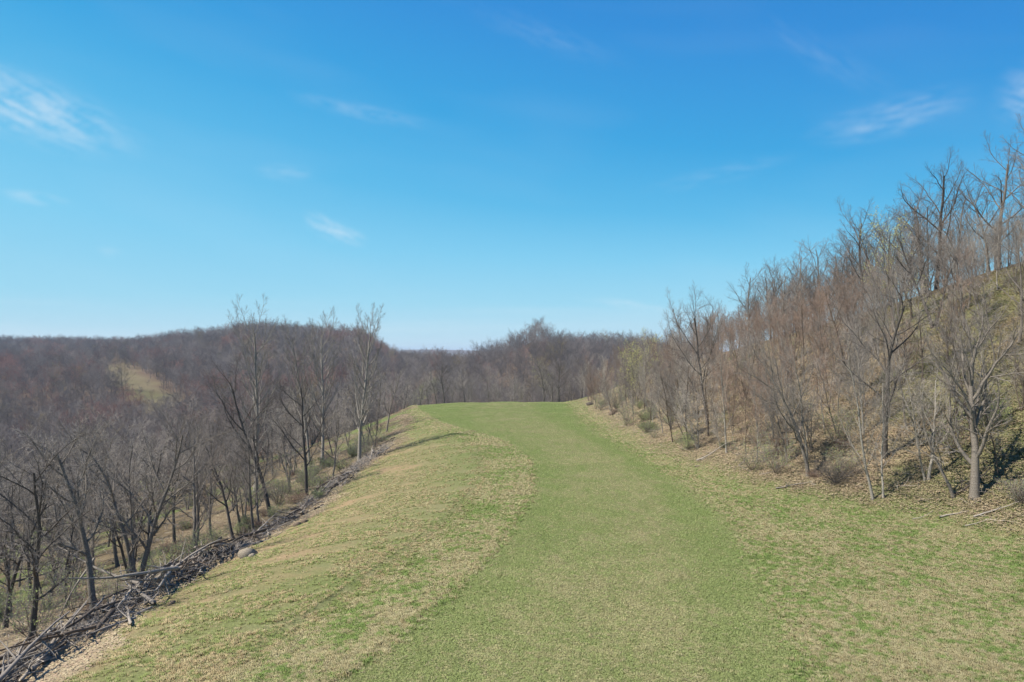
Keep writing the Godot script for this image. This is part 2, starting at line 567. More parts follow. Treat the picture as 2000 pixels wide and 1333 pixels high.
func plant(called: String, g: Dictionary, bark: String, twig: String, leafm := "") -> Node3D:    # a tree thing from what was grown
	var t := Node3D.new()
	t.name = numbered(called)
	add_child(t)
	part("trunk", g.trunk.mesh(), mats[bark], t)
	if g.split:
		for l in g.limbs: part("limb", l.mesh(), mats[bark], t)
	if g.limb.v.size():
		part("limbs", g.limb.mesh(), mats[bark], t)
	if g.twigs.v.size(): part("crown", g.twigs.mesh(), mats[twig], t)
	if g.leaves.v.size(): part("foliage", g.leaves.mesh(), mats[leafm if leafm else "leaf_green"], t)
	return t


func settle(t: Node3D, x: float, d: float, turn := 0.0, size := 1.0, tilt := Vector2.ZERO) -> void:
	t.position = on(x, d)
	t.basis = Basis.from_euler(Vector3(tilt.x, 0, tilt.y)) * Basis(Vector3.UP, turn) * Basis.from_scale(Vector3.ONE * size)


func another(proto: Node3D) -> Node3D:
	if not proto.has_meta("taken"):
		proto.set_meta("taken", true)
		return proto
	var c: Node3D = proto.duplicate()
	var stem := str(proto.name)
	var cut := stem.rfind("_")
	if cut > 0 and stem.substr(cut + 1).is_valid_int(): stem = stem.substr(0, cut)
	c.name = numbered(stem)
	add_child(c)
	return c


func describe(t: Node3D, where: String, group: String, category := "tree") -> void:      # what a tree looks like and where it grows
	var look := ""
	for c in t.get_children():
		if str(c.name).begins_with("crown"):
			look = {"twig_grey": "grey twigs", "twig_dark": "dark twigs", "twig_pale": "pale twigs", "twig_red": "reddish buds"}[c.material_override.resource_name]
	var lean := t.basis.y.x / t.basis.y.length()
	var bark := ""
	for c in t.get_children():
		if str(c.name) == "trunk":
			bark = {"bark_grey": "grey", "bark_dark": "dark", "bark_pale": "pale", "bark_brown": "brown"}[c.material_override.resource_name]
	var size := t.basis.y.length()
	tag(t, "%s %s%s %s, %s, %s" % ["tall" if size > 0.98 else "small" if size < 0.78 else "medium", "leaning " if absf(lean) > 0.07 else "", bark, category, look, where], category, group)


func recolor(t: Node3D, bark: String, twig: String) -> void:
	for c in t.get_children():
		if c is MeshInstance3D:
			var kind := str(c.name)
			if kind.begins_with("trunk") or kind.begins_with("limb") or kind.begins_with("branch"): c.material_override = mats[bark]
			elif kind.begins_with("crown"): c.material_override = mats[twig]


# ---------------------------------------------------------------- sky

func build_sky() -> ImageTexture:
	var w := 2048
	var h := 1024
	var data := PackedFloat32Array()
	data.resize(w * h * 3)
	var wisp := FastNoiseLite.new()
	wisp.seed = 5
	wisp.frequency = 1.0
	wisp.fractal_octaves = 5
	wisp.fractal_gain = 0.55
	var blur := FastNoiseLite.new()
	blur.seed = 9
	blur.frequency = 1.0
	blur.fractal_octaves = 3
	# thin clouds: azimuth and elevation of the middle in degrees, half sizes, tilt, strength
	var clouds := [[-36.5, 16.6, 6.5, 1.9, -12.0, 0.42], [-14.4, 9.8, 2.0, 0.75, -16.0, 0.4], [-15.6, 10.5, 1.3, 0.6, -24.0, 0.25], [-12.5, 19.2, 5.0, 0.6, -7.0, 0.13], [29.0, 16.9, 4.5, 1.2, 7.0, 0.2], [25.0, 21.5, 5.0, 1.0, -34.0, 0.06], [38.0, 16.6, 2.2, 1.9, -24.0, 0.34], [-35.0, 10.6, 1.6, 0.4, -3.0, 0.36], [-30.6, 7.3, 0.7, 0.3, 0.0, 0.2], [-18.5, 14.2, 2.0, 0.6, 3.0, 0.13], [3.0, 25.0, 6.0, 1.0, -17.0, 0.06], [10.0, 4.0, 4.0, 0.35, -8.0, 0.22], [17.0, 14.2, 5.0, 0.7, 9.0, 0.08]]
	var stops := [[0.0, Color(0.60, 0.78, 0.88)], [1.6, Color(0.50, 0.755, 0.885)], [4.2, Color(0.345, 0.70, 0.89)], [8.0, Color(0.225, 0.62, 0.885)], [12.3, Color(0.115, 0.50, 0.83)], [18.5, Color(0.052, 0.385, 0.765)], [27.0, Color(0.038, 0.28, 0.70)], [40.0, Color(0.02, 0.17, 0.55)], [120.0, Color(0.014, 0.1, 0.4)]]
	var ground := Color(0.12, 0.12, 0.08)
	for y in h:
		var el := 90.0 - (y + 0.5) * 180.0 / h
		for x in w:
			var az := (x + 0.5) * 360.0 / w
			if az > 180.0: az -= 360.0
			var c := ground
			if el > -3.0:
				var side := -sin(deg_to_rad(az)) * 9.0                  # paler towards the sun's side
				var e := maxf(el - side * smoothstep(2.0, 20.0, el), 0.0)
				var q := 0
				while e > stops[q + 1][0]: q += 1
				c = stops[q][1].lerp(stops[q + 1][1], (e - stops[q][0]) / (stops[q + 1][0] - stops[q][0]))
				var veil := 0.0
				if el < 60.0 and el > 0.0:
					if absf(az) < 48.0:
						for k in clouds:
							var dx: float = az - k[0]
							var dy: float = el - k[1]
							if absf(dx) > k[2] * 1.6 or absf(dy) > k[2] * 1.3 + k[3]: continue
							var a: float = deg_to_rad(k[4])
							var px: float = (dx * cos(a) + dy * sin(a)) / k[2]
							var py: float = (-dx * sin(a) + dy * cos(a)) / k[3]
							var r := px * px + py * py
							if r > 2.2: continue
							var m := 0.5 + 1.25 * wisp.get_noise_2d(px * k[2] * 0.3 + k[0], py * k[3] * 1.7 + k[1] + dx * 0.16)
							veil += k[5] * maxf(0.0, 1.0 - r / 2.2) * maxf(0.0, 1.0 - r / 2.2) * clampf(m, 0.0, 1.3)
					veil += 0.05 * maxf(0.0, blur.get_noise_2d(az * 0.03, el * 0.14 + az * 0.02)) * smoothstep(0.0, 8.0, el)
					veil += 0.22 * maxf(0.0, wisp.get_noise_2d(az * 0.02 + 7.0, el * 0.55)) * (1.0 - smoothstep(2.0, 6.0, el))
				c = c.lerp(Color(0.86, 0.92, 0.97), clampf(veil, 0.0, 0.9))
			var at := (y * w + x) * 3
			data[at] = c.r / EXPOSURE
			data[at + 1] = c.g / EXPOSURE
			data[at + 2] = c.b / EXPOSURE
	return ImageTexture.create_from_image(Image.create_from_data(w, h, false, Image.FORMAT_RGBF, data.to_byte_array()))


# ---------------------------------------------------------------- grass, leaves

func tuft(blades: int, tall: float, wide: float, reach: float, sd: int) -> ArrayMesh:
	rng.seed = sd
	var b := Buf.new()
	for k in blades:
		var a := rng.randf() * TAU
		var out := Vector3(cos(a), 0, sin(a))
		var root := out * rng.randf() * reach
		var side := Vector3(-out.z, 0, out.x).rotated(Vector3.UP, rng.randf_range(-0.6, 0.6)) * wide * 0.5
		var t := tall * rng.randf_range(0.6, 1.15)
		var m := root + Vector3.UP * t * 0.6 + out * t * 0.2 + jitter() * t * 0.1
		var e := m + Vector3.UP * t * 0.25 + out * t * rng.randf_range(0.25, 0.7)
		var n := (Vector3.UP + out * 0.35 + jitter() * 0.3).normalized()
		var s := b.v.size()
		for p in [root - side, root + side, m - side * 0.8, m + side * 0.8, e]:
			b.v.append(p)
			b.n.append(n)
		for f in [0, 2, 1, 1, 2, 3, 2, 4, 3]: b.i.append(s + f)
	return b.mesh()


func scatter(called: String, mesh: Mesh, material: Material, rows: PackedFloat32Array, parent: Node) -> MultiMeshInstance3D:
	var mm := MultiMesh.new()
	mm.transform_format = MultiMesh.TRANSFORM_3D
	mm.use_colors = true
	mm.mesh = mesh
	mm.instance_count = rows.size() / 16
	mm.buffer = rows
	var o := MultiMeshInstance3D.new()
	o.name = called
	o.multimesh = mm
	o.material_override = material
	parent.add_child(o, true)
	o.set_meta("kind", "stuff")
	return o


func put_row(rows: PackedFloat32Array, b: Basis, o: Vector3, c: Color) -> void:
	rows.append(b.x.x); rows.append(b.y.x); rows.append(b.z.x); rows.append(o.x)
	rows.append(b.x.y); rows.append(b.y.y); rows.append(b.z.y); rows.append(o.y)
	rows.append(b.x.z); rows.append(b.y.z); rows.append(b.z.z); rows.append(o.z)
	rows.append(c.r); rows.append(c.g); rows.append(c.b); rows.append(1.0)


func build_grass() -> void:
	var mown := [PackedFloat32Array(), PackedFloat32Array()]
	var rough := [PackedFloat32Array(), PackedFloat32Array()]
	var leaves := PackedFloat32Array()
	var blade := [tuft(9, 0.05, 0.008, 0.055, 1), tuft(9, 0.055, 0.008, 0.06, 2), tuft(10, 0.085, 0.009, 0.055, 3), tuft(10, 0.1, 0.009, 0.065, 4)]
	rng.seed = 77
	var d := 15.0
	while d < 150.0:
		var step := clampf(d * 0.0025, 0.05, 0.5)
		var x := maxf(-0.82 * d, line(WOOD_X, d) - 14.0)
		var right := minf(0.82 * d, line(TOE, d) + 40.0)
		while x < right:
			var px := x + rng.randf_range(-0.5, 0.5) * step
			var pd := d + rng.randf_range(-0.5, 0.5) * step
			x += step
			var c := cover(px, pd)
			var p := rng.randf()
			var bare: float = maxf(c.wood, c.hill * 0.8)
			if p < bare * (0.95 - 0.5 * smoothstep(0.0, 0.4, c.broad + 0.35 * c.mid - 0.3 + 0.75 * smoothstep(0.48, 0.6, px / pd))):
				if p < 0.5 and d < 110.0:
					var q := rng.randf_range(0.75, 1.25)
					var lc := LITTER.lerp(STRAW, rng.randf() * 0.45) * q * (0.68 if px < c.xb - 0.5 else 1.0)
					var lb := Basis(Vector3.UP, rng.randf() * TAU) * Basis.from_scale(Vector3.ONE * rng.randf_range(0.7, 1.3) * (1.0 + d * 0.004))
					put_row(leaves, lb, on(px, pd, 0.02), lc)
				continue
			if p > 0.994 and d < 75.0:
				put_row(leaves, Basis(Vector3.UP, rng.randf() * TAU) * Basis.from_scale(Vector3(0.3, 1.0, 0.3) * rng.randf_range(0.8, 1.3)), on(px, pd, 0.05), LITTER.lerp(STRAW, rng.randf() * 0.6))
			var g := greenness(px, pd, c)
			if c.strip < 0.5 and px < c.sl - 2.5 and rng.randf() < smoothstep(2.5, 5.0, c.sl - px) * clampf(0.5 + 0.4 * smoothstep(-0.1, 0.4, c.mid + c.broad * 0.6) + smoothstep(0.18, 0.4, noise_mid.get_noise_2d(px * 0.6 + 200.0, pd * 0.9)), 0.0, 0.97): continue
			if c.strip < 0.5 and px < c.sl - 3.0: g -= 0.12
			var live: bool = rng.randf() < clampf((g - 0.5) * 1.5 + 0.5 + noise_fine.get_noise_2d(px, pd) * 0.9, 0.03, 0.97)
			var shade := rng.randf_range(0.8, 1.2)
			var col := (GREEN.lerp(Color(0.2, 0.28, 0.08), rng.randf()) if live else STRAW.lerp(Color(0.33, 0.27, 0.14), rng.randf())) * shade
			if not live and c.strip < 0.5 and px < c.sl - 3.5: col = col.lerp(Color(0.36, 0.25, 0.15), rng.randf() * 0.8)
			var short: bool = c.strip > rng.randf()
			if not short: col = col.lerp(Color(0.3, 0.31, 0.15), 0.1)
			if live and c.strip < 0.5 and px < c.sl - 3.0: col = col.lerp(Color(0.2, 0.205, 0.085), 0.45)
			if c.hill > 0.5: col = col.lerp(LITTER, 0.5 * rng.randf()) * 0.85
			if short: col = col.lerp(Color(0.3, 0.318, 0.145), 0.6)
			var size := (0.85 + d * 0.0085) * rng.randf_range(0.8, 1.25)
			var bs := Basis(Vector3.UP, rng.randf() * TAU) * Basis.from_scale(Vector3(size, (0.8 if short else 0.8 + 0.5 * maxf(0.0, noise_clump.get_noise_2d(px + 50.0, pd))) * rng.randf_range(0.7, 1.2) * (1.0 + d * 0.003), size))
			if not short and px < c.sl + 0.3 and px > c.sl - 0.5 and pd < 60.0 and rng.randf() < 0.5 + noise_mid.get_noise_2d(px + 9.0, pd): bs = bs.scaled(Vector3(1.1, 1.35, 1.1))
			var list: PackedFloat32Array = (mown if short else rough)[rng.randi() % 2]
			put_row(list, bs, on(px, pd), col)
		d += step
	var a := base("mown_grass", Vector3.ZERO)
	scatter("blades", blade[0], mats.blades, mown[0], a)
	scatter("blades", blade[1], mats.blades, mown[1], a)
	tag(a, "short green grass of the mown strip along the ridge", "grass", "", "stuff")
	var b := base("rough_grass", Vector3.ZERO)
	scatter("blades", blade[2], mats.blades, rough[0], b)
	scatter("blades", blade[3], mats.blades, rough[1], b)
	tag(b, "straw-coloured longer grass on both sides of the mown strip", "grass", "", "stuff")
	var lf := Buf.new()
	rng.seed = 8
	for k in 14:
		var at := Vector3(rng.randf_range(-0.25, 0.25), 0.01, rng.randf_range(-0.25, 0.25))
		var turn := rng.randf() * TAU
		var u := Vector3(cos(turn), rng.randf_range(-0.2, 0.3), sin(turn)) * rng.randf_range(0.03, 0.06)
		var w := Vector3(-sin(turn), rng.randf_range(-0.3, 0.3), cos(turn)) * rng.randf_range(0.016, 0.028)
		var n := w.cross(u).normalized()
		if n.y < 0.0: n = -n
		lf.tri(at - u, at + u, at + w, n, n, n) if (u * 2.0).cross(u + w).dot(n) < 0.0 else lf.tri(at - u, at + w, at + u, n, n, n)
		lf.tri(at - u, at - w, at + u, n, n, n) if (u - w).cross(u * 2.0).dot(n) < 0.0 else lf.tri(at - u, at + u, at - w, n, n, n)
	var l := scatter("leaf_litter", lf.mesh(), mats.blades, leaves, self)
	tag(l, "dry brown fallen leaves on the wood floor and banks", "leaf litter", "", "stuff")
	print("grass ", mown[0].size() / 8, " ", rough[0].size() / 8, " leaves ", leaves.size() / 16)


# ---------------------------------------------------------------- woods

func hero(label: String, style: Dictionary, x: float, d: float, tall: float, rad: float, bark: String, twig: String, sd: int, lean := 0.0, stems := 1, spread := 0.3, leafm := "", called := "bare_tree", category := "tree") -> Node3D:
	var dir := Vector3(lean, 1.0, 0.0).normalized()
	var t := plant(called, grown(style, tall, rad * 1.25, sd, rad > 0.11, dir, Vector3(lean * 0.02, 0, 0), stems, spread), bark, twig, leafm)
	settle(t, x, d)
	tag(t, label, category)
	t.set_meta("hero", true)
	return t


func build_heroes() -> void:
	# the tall pale-limbed trees on the left slope
	hero("leftmost tall pale-limbed tree, its bare crown above the left ridge", POPLAR, -29.2, 78.0, 23.0, 0.26, "bark_pale", "bark_pale", 11, 0.0)
	hero("tall straight pale-limbed tree in the middle of the three by the left slope", POPLAR, -23.6, 85.0, 20.0, 0.22, "bark_pale", "bark_pale", 12)
	hero("slighter pale stem leaning left beside the middle tall tree", with(POPLAR, {"count": [20, 6, 4, 4]}), -26.0, 88.0, 19.5, 0.17, "bark_pale", "bark_pale", 13, -0.06)
	hero("rightmost tall pale-limbed tree at the brush line by the bank", POPLAR, -16.3, 73.0, 17.5, 0.22, "bark_pale", "bark_pale", 14, -0.02)
	hero("dark tree leaning left from the brush line below the pale tall trees", HARDWOOD, -19.7, 56.0, 13.5, 0.18, "bark_dark", "twig_dark", 15, -0.2)
	hero("dark forked tree at the wood edge right of the dark leaning one", HARDWOOD, -18.3, 61.0, 12.3, 0.17, "bark_dark", "twig_dark", 16, -0.03)
	# the near trees on the left
	hero("grey spreading tree nearest behind the brush pile, trunk bending left", with(HARDWOOD, {"first": [0.4, 0.18, 0.12, 0.1]}), -18.2, 30.0, 9.0, 0.16, "bark_grey", "twig_pale", 17, -0.14)
	hero("straight grey tree forking low behind the brush pile", HARDWOOD, -20.4, 37.2, 10.5, 0.15, "bark_grey", "twig_grey", 18, 0.0, 2, 0.16)
	hero("dark three-stemmed tree in the wood left of the straight forked one", HARDWOOD, -35.1, 53.5, 12.7, 0.22, "bark_dark", "twig_grey", 19, 0.0, 3, 0.4)
	hero("dark trunk leaning right at the lower left corner wood", HARDWOOD, -19.4, 27.7, 9.0, 0.13, "bark_dark", "twig_grey", 20, 0.1)
	hero("dark slim tree at the far left edge of the wood", HARDWOOD, -27.0, 36.6, 10.0, 0.14, "bark_dark", "twig_dark", 21, 0.02)
	hero("slim tree leaning strongly left over the middle of the brush line", HARDWOOD, -20.2, 49.8, 9.5, 0.12, "bark_dark", "twig_grey", 22, -0.42)
	hero("slim tree beside the strongly leaning one, itself leaning left a little", HARDWOOD, -18.8, 49.9, 9.5, 0.115, "bark_grey", "twig_grey", 23, -0.16)
	# the right edge of the meadow
	hero("big grey tree with a thick pale trunk at the right meadow edge", with(HARDWOOD, {"first": [0.24, 0.2, 0.12, 0.1], "count": [12, 7, 6, 5], "angle": [46.0, 45.0, 48.0, 45.0], "ratio": [0.7, 0.52, 0.5, 0.55], "thick": [0.72, 0.6, 0.6, 0.6], "up": [0.03, 0.09, 0.03, 0.03, 0.03]}), 25.4, 37.6, 12.6, 0.29, "bark_grey", "twig_grey", 24, 0.01)
	hero("small crooked tree leaning left at the foot of the big grey tree", with(HARDWOOD, {"count": [8, 5, 4, 4]}), 24.7, 38.3, 6.2, 0.09, "bark_grey", "twig_pale", 25, -0.35)
	hero("twin-stemmed small tree left of the big grey tree", with(HARDWOOD, {"count": [8, 5, 4, 4]}), 24.6, 40.6, 7.6, 0.1, "bark_pale", "twig_pale", 26, -0.05, 2, 0.18)
	hero("tall dark straight tree behind the slim pair at the meadow edge", HARDWOOD, 24.1, 44.2, 12.6, 0.19, "bark_dark", "twig_grey", 27, 0.02)
	hero("slim pale tree leaning left, left one of the pair at the meadow edge", YOUNG, 21.4, 40.6, 10.0, 0.085, "bark_pale", "twig_grey", 28, -0.12)
	hero("slim pale upright tree, right one of the pair at the meadow edge", YOUNG, 21.9, 40.4, 8.6, 0.07, "bark_pale", "twig_grey", 29, 0.0)
	hero("grey tree leaning left at the front of the thicket by the fallen branch", HARDWOOD, 19.7, 45.5, 9.9, 0.13, "bark_grey", "twig_grey", 30, -0.16)
	hero("tall open-crowned tree rising above the thicket against the sky", with(HARDWOOD, {"up": [0.05, 0.09, 0.03, 0.03, 0.03]}), 18.6, 65.0, 14.0, 0.17, "bark_dark", "twig_dark", 31, -0.03)
	hero("young tree with yellow-green new leaves at the far end of the thicket", with(YOUNG, {"leaf": 0.13, "leaf_chance": 0.5, "leaf_count": 1, "angle": [60.0, 50.0, 45.0, 40.0], "ratio": [0.5, 0.5, 0.5, 0.55]}), 17.2, 93.0, 10.8, 0.08, "bark_grey", "twig_grey", 32, 0.05, 3, 0.3, "leaf_yellow", "young_tree", "young tree")
	hero("leafing yellow-green tree halfway up the right-hand hillside", with(HARDWOOD, {"leaf": 0.13, "leaf_chance": 0.5, "leaf_count": 1}), 34.6, 62.0, 11.5, 0.15, "bark_grey", "twig_grey", 33, 0.0, 1, 0.3, "leaf_yellow")
	hero("tall skyline tree with an open forked crown on the hilltop", with(HARDWOOD, {"up": [0.04, 0.08, 0.03, 0.03, 0.03]}), 48.0, 77.0, 15.5, 0.26, "bark_dark", "twig_dark", 34, 0.0)
	hero("topmost skyline tree near the right edge of the hilltop", HARDWOOD, 50.0, 70.0, 14.5, 0.25, "bark_grey", "twig_dark", 35, 0.03)
	hero("broad skyline tree left of the tall forked one on the hilltop", HARDWOOD, 47.0, 84.0, 13.2, 0.22, "bark_dark", "twig_dark", 36, -0.04)
	hero("thin-branched skyline tree lowest down the hill crest", with(HARDWOOD, {"count": [9, 6, 5, 4]}), 42.7, 95.0, 12.8, 0.15, "bark_grey", "twig_grey", 37, -0.03)
	# beyond the brow
	hero("dark tree standing alone left of centre beyond the meadow brow", HARDWOOD, -14.0, 141.0, 9.4, 0.15, "bark_dark", "twig_dark", 38)
	hero("dark straight tree right of centre beyond the meadow brow", HARDWOOD, 9.8, 141.0, 10.5, 0.14, "bark_dark", "twig_dark", 39)
	hero("pale-crowned tree right of centre beyond the meadow brow", HARDWOOD, 15.0, 142.0, 9.5, 0.13, "bark_pale", "twig_pale", 40)
	hero("tree with a hint of new leaf beyond the meadow brow", with(HARDWOOD, {"leaf": 0.14, "leaf_chance": 0.1, "leaf_count": 1}), 6.5, 140.0, 10.0, 0.13, "bark_dark", "twig_grey", 41, 0.0, 1, 0.3, "leaf_yellow")
	# evergreens on the far slope
	var e := 0
	for k in [[-0.482, 420.0, 7.0, "dark evergreen tree leftmost on the far left slope"], [-0.428, 445.0, 8.0, "tall dark evergreen tree left of the dry field"], [-0.399, 408.0, 6.0, "dark evergreen tree at the left edge of the dry field"], [-0.372, 352.0, 5.0, "round dark evergreen bush beside the middle of the dry field"], [-0.337, 318.0, 5.5, "round dark green evergreen bush at the foot of the dry field"], [-0.27, 330.0, 5.0, "low spreading evergreen right of the dry field"], [-0.245, 420.0, 7.0, "dark evergreen tree on the far slope above the dry field"]]:
		hero(k[3], with(FAR, {"leaf": 0.8, "leaf_chance": 1.0, "leaf_count": 3, "first": [0.06, 0.15, 0.1], "count": [16, 6, 4], "ratio": [0.42, 0.5, 0.5], "shrink": [0.75, 0.4, 0.3]}), k[0] * k[1], k[1], k[2], 0.1, "bark_dark", "twig_dark", 60 + e, 0.0, 1, 0.3, "leaf_dark", "evergreen_tree", "evergreen")
		e += 1
	# bigger shrubs coming into leaf
	hero("large green leafing shrub at the far right corner of the meadow", with(SHRUB, {"leaf": 0.07}), 14.9, 98.0, 4.2, 0.05, "bark_brown", "twig_grey", 42, 0.0, 9, 0.7, "leaf_green", "shrub", "shrub")
	hero("rounded pale green shrub in the gap below the dark forked tree", with(SHRUB, {"leaf": 0.05}), -20.6, 60.5, 2.8, 0.035, "bark_brown", "twig_grey", 43, 0.0, 10, 0.8, "leaf_green", "shrub", "shrub")
	hero("green leafing shrub at the foot of the rightmost tall pale tree", with(SHRUB, {"leaf": 0.06}), -16.4, 77.0, 3.2, 0.04, "bark_brown", "twig_grey", 44, 0.0, 9, 0.8, "leaf_green", "shrub", "shrub")
	hero("small bright green bush on the brush line by the bank", with(SHRUB, {"leaf": 0.06, "leaf_chance": 1.0}), -16.0, 56.5, 1.2, 0.025, "bark_brown", "twig_grey", 45, 0.0, 9, 0.9, "leaf_green", "shrub", "shrub")
	hero("dark tangled thorn shrub under the leaning grey tree at the thicket front", with(SHRUB, {"leaf_chance": 0.0}), 20.6, 43.6, 1.7, 0.03, "bark_dark", "twig_dark", 46, 0.0, 12, 1.1, "", "shrub", "shrub")
	hero("brambly green shrub at the right edge of the picture below the big tree", with(SHRUB, {"leaf_chance": 0.4}), 26.6, 35.6, 1.5, 0.025, "bark_brown", "twig_grey", 47, 0.0, 10, 1.0, "leaf_green", "shrub", "shrub")


func log_mesh(sd: int, length: float, rad: float, stubs: int) -> ArrayMesh:       # a dead branch lying along x, a little crooked, with broken side branches
	rng.seed = sd
	var b := Buf.new()
	var pts := PackedVector3Array()
	var rads := PackedFloat32Array()
	var seg := 8
	var p := Vector3(-length / 2.0, 0, 0)
	var dir := Vector3.RIGHT
	pts.append(p)
	rads.append(0.01)
	pts.append(p + dir * 0.01)
	rads.append(rad)
	for k in seg:
		dir = (dir + jitter() * 0.13).normalized()
		p += dir * length / seg
		pts.append(p)
		rads.append(rad * lerpf(1.0, 0.25, (k + 1.0) / seg))
	b.tube(pts, rads, 6)
	for k in stubs:
		var t := rng.randi_range(2, seg - 1)
		var a := rng.randf() * TAU
		var sdir := (Vector3.RIGHT * 0.9 + Vector3(0, cos(a), sin(a))).normalized()
		var q := pts[t]
		var sp := PackedVector3Array([q])
		var sr := PackedFloat32Array([rads[t] * 0.6])
		var sl := length * rng.randf_range(0.1, 0.3)
		for j in 3:
			sdir = (sdir + jitter() * 0.2).normalized()
			q += sdir * sl / 3.0
			sp.append(q)
			sr.append(rads[t] * lerpf(0.6, 0.15, (j + 1.0) / 3.0))
		b.tube(sp, sr, 4)
	return b.mesh()


func lay(t: Node3D, x: float, d: float, up: float, turn: float, roll := 0.0, size := 1.0) -> void:    # along the ground, following its fall
	var dir := Vector3(cos(turn), 0, -sin(turn))
	var a := on(x - dir.x * 1.2, d + dir.z * 1.2)
	var b := on(x + dir.x * 1.2, d - dir.z * 1.2)
	var ux := (b - a).normalized()
	var uz := ux.cross(Vector3.UP).normalized()
	var uy := uz.cross(ux)
	t.basis = (Basis(ux, uy, uz) * Basis(Vector3.RIGHT, roll)).scaled_local(Vector3.ONE * size)
	t.position = on(x, d, up)


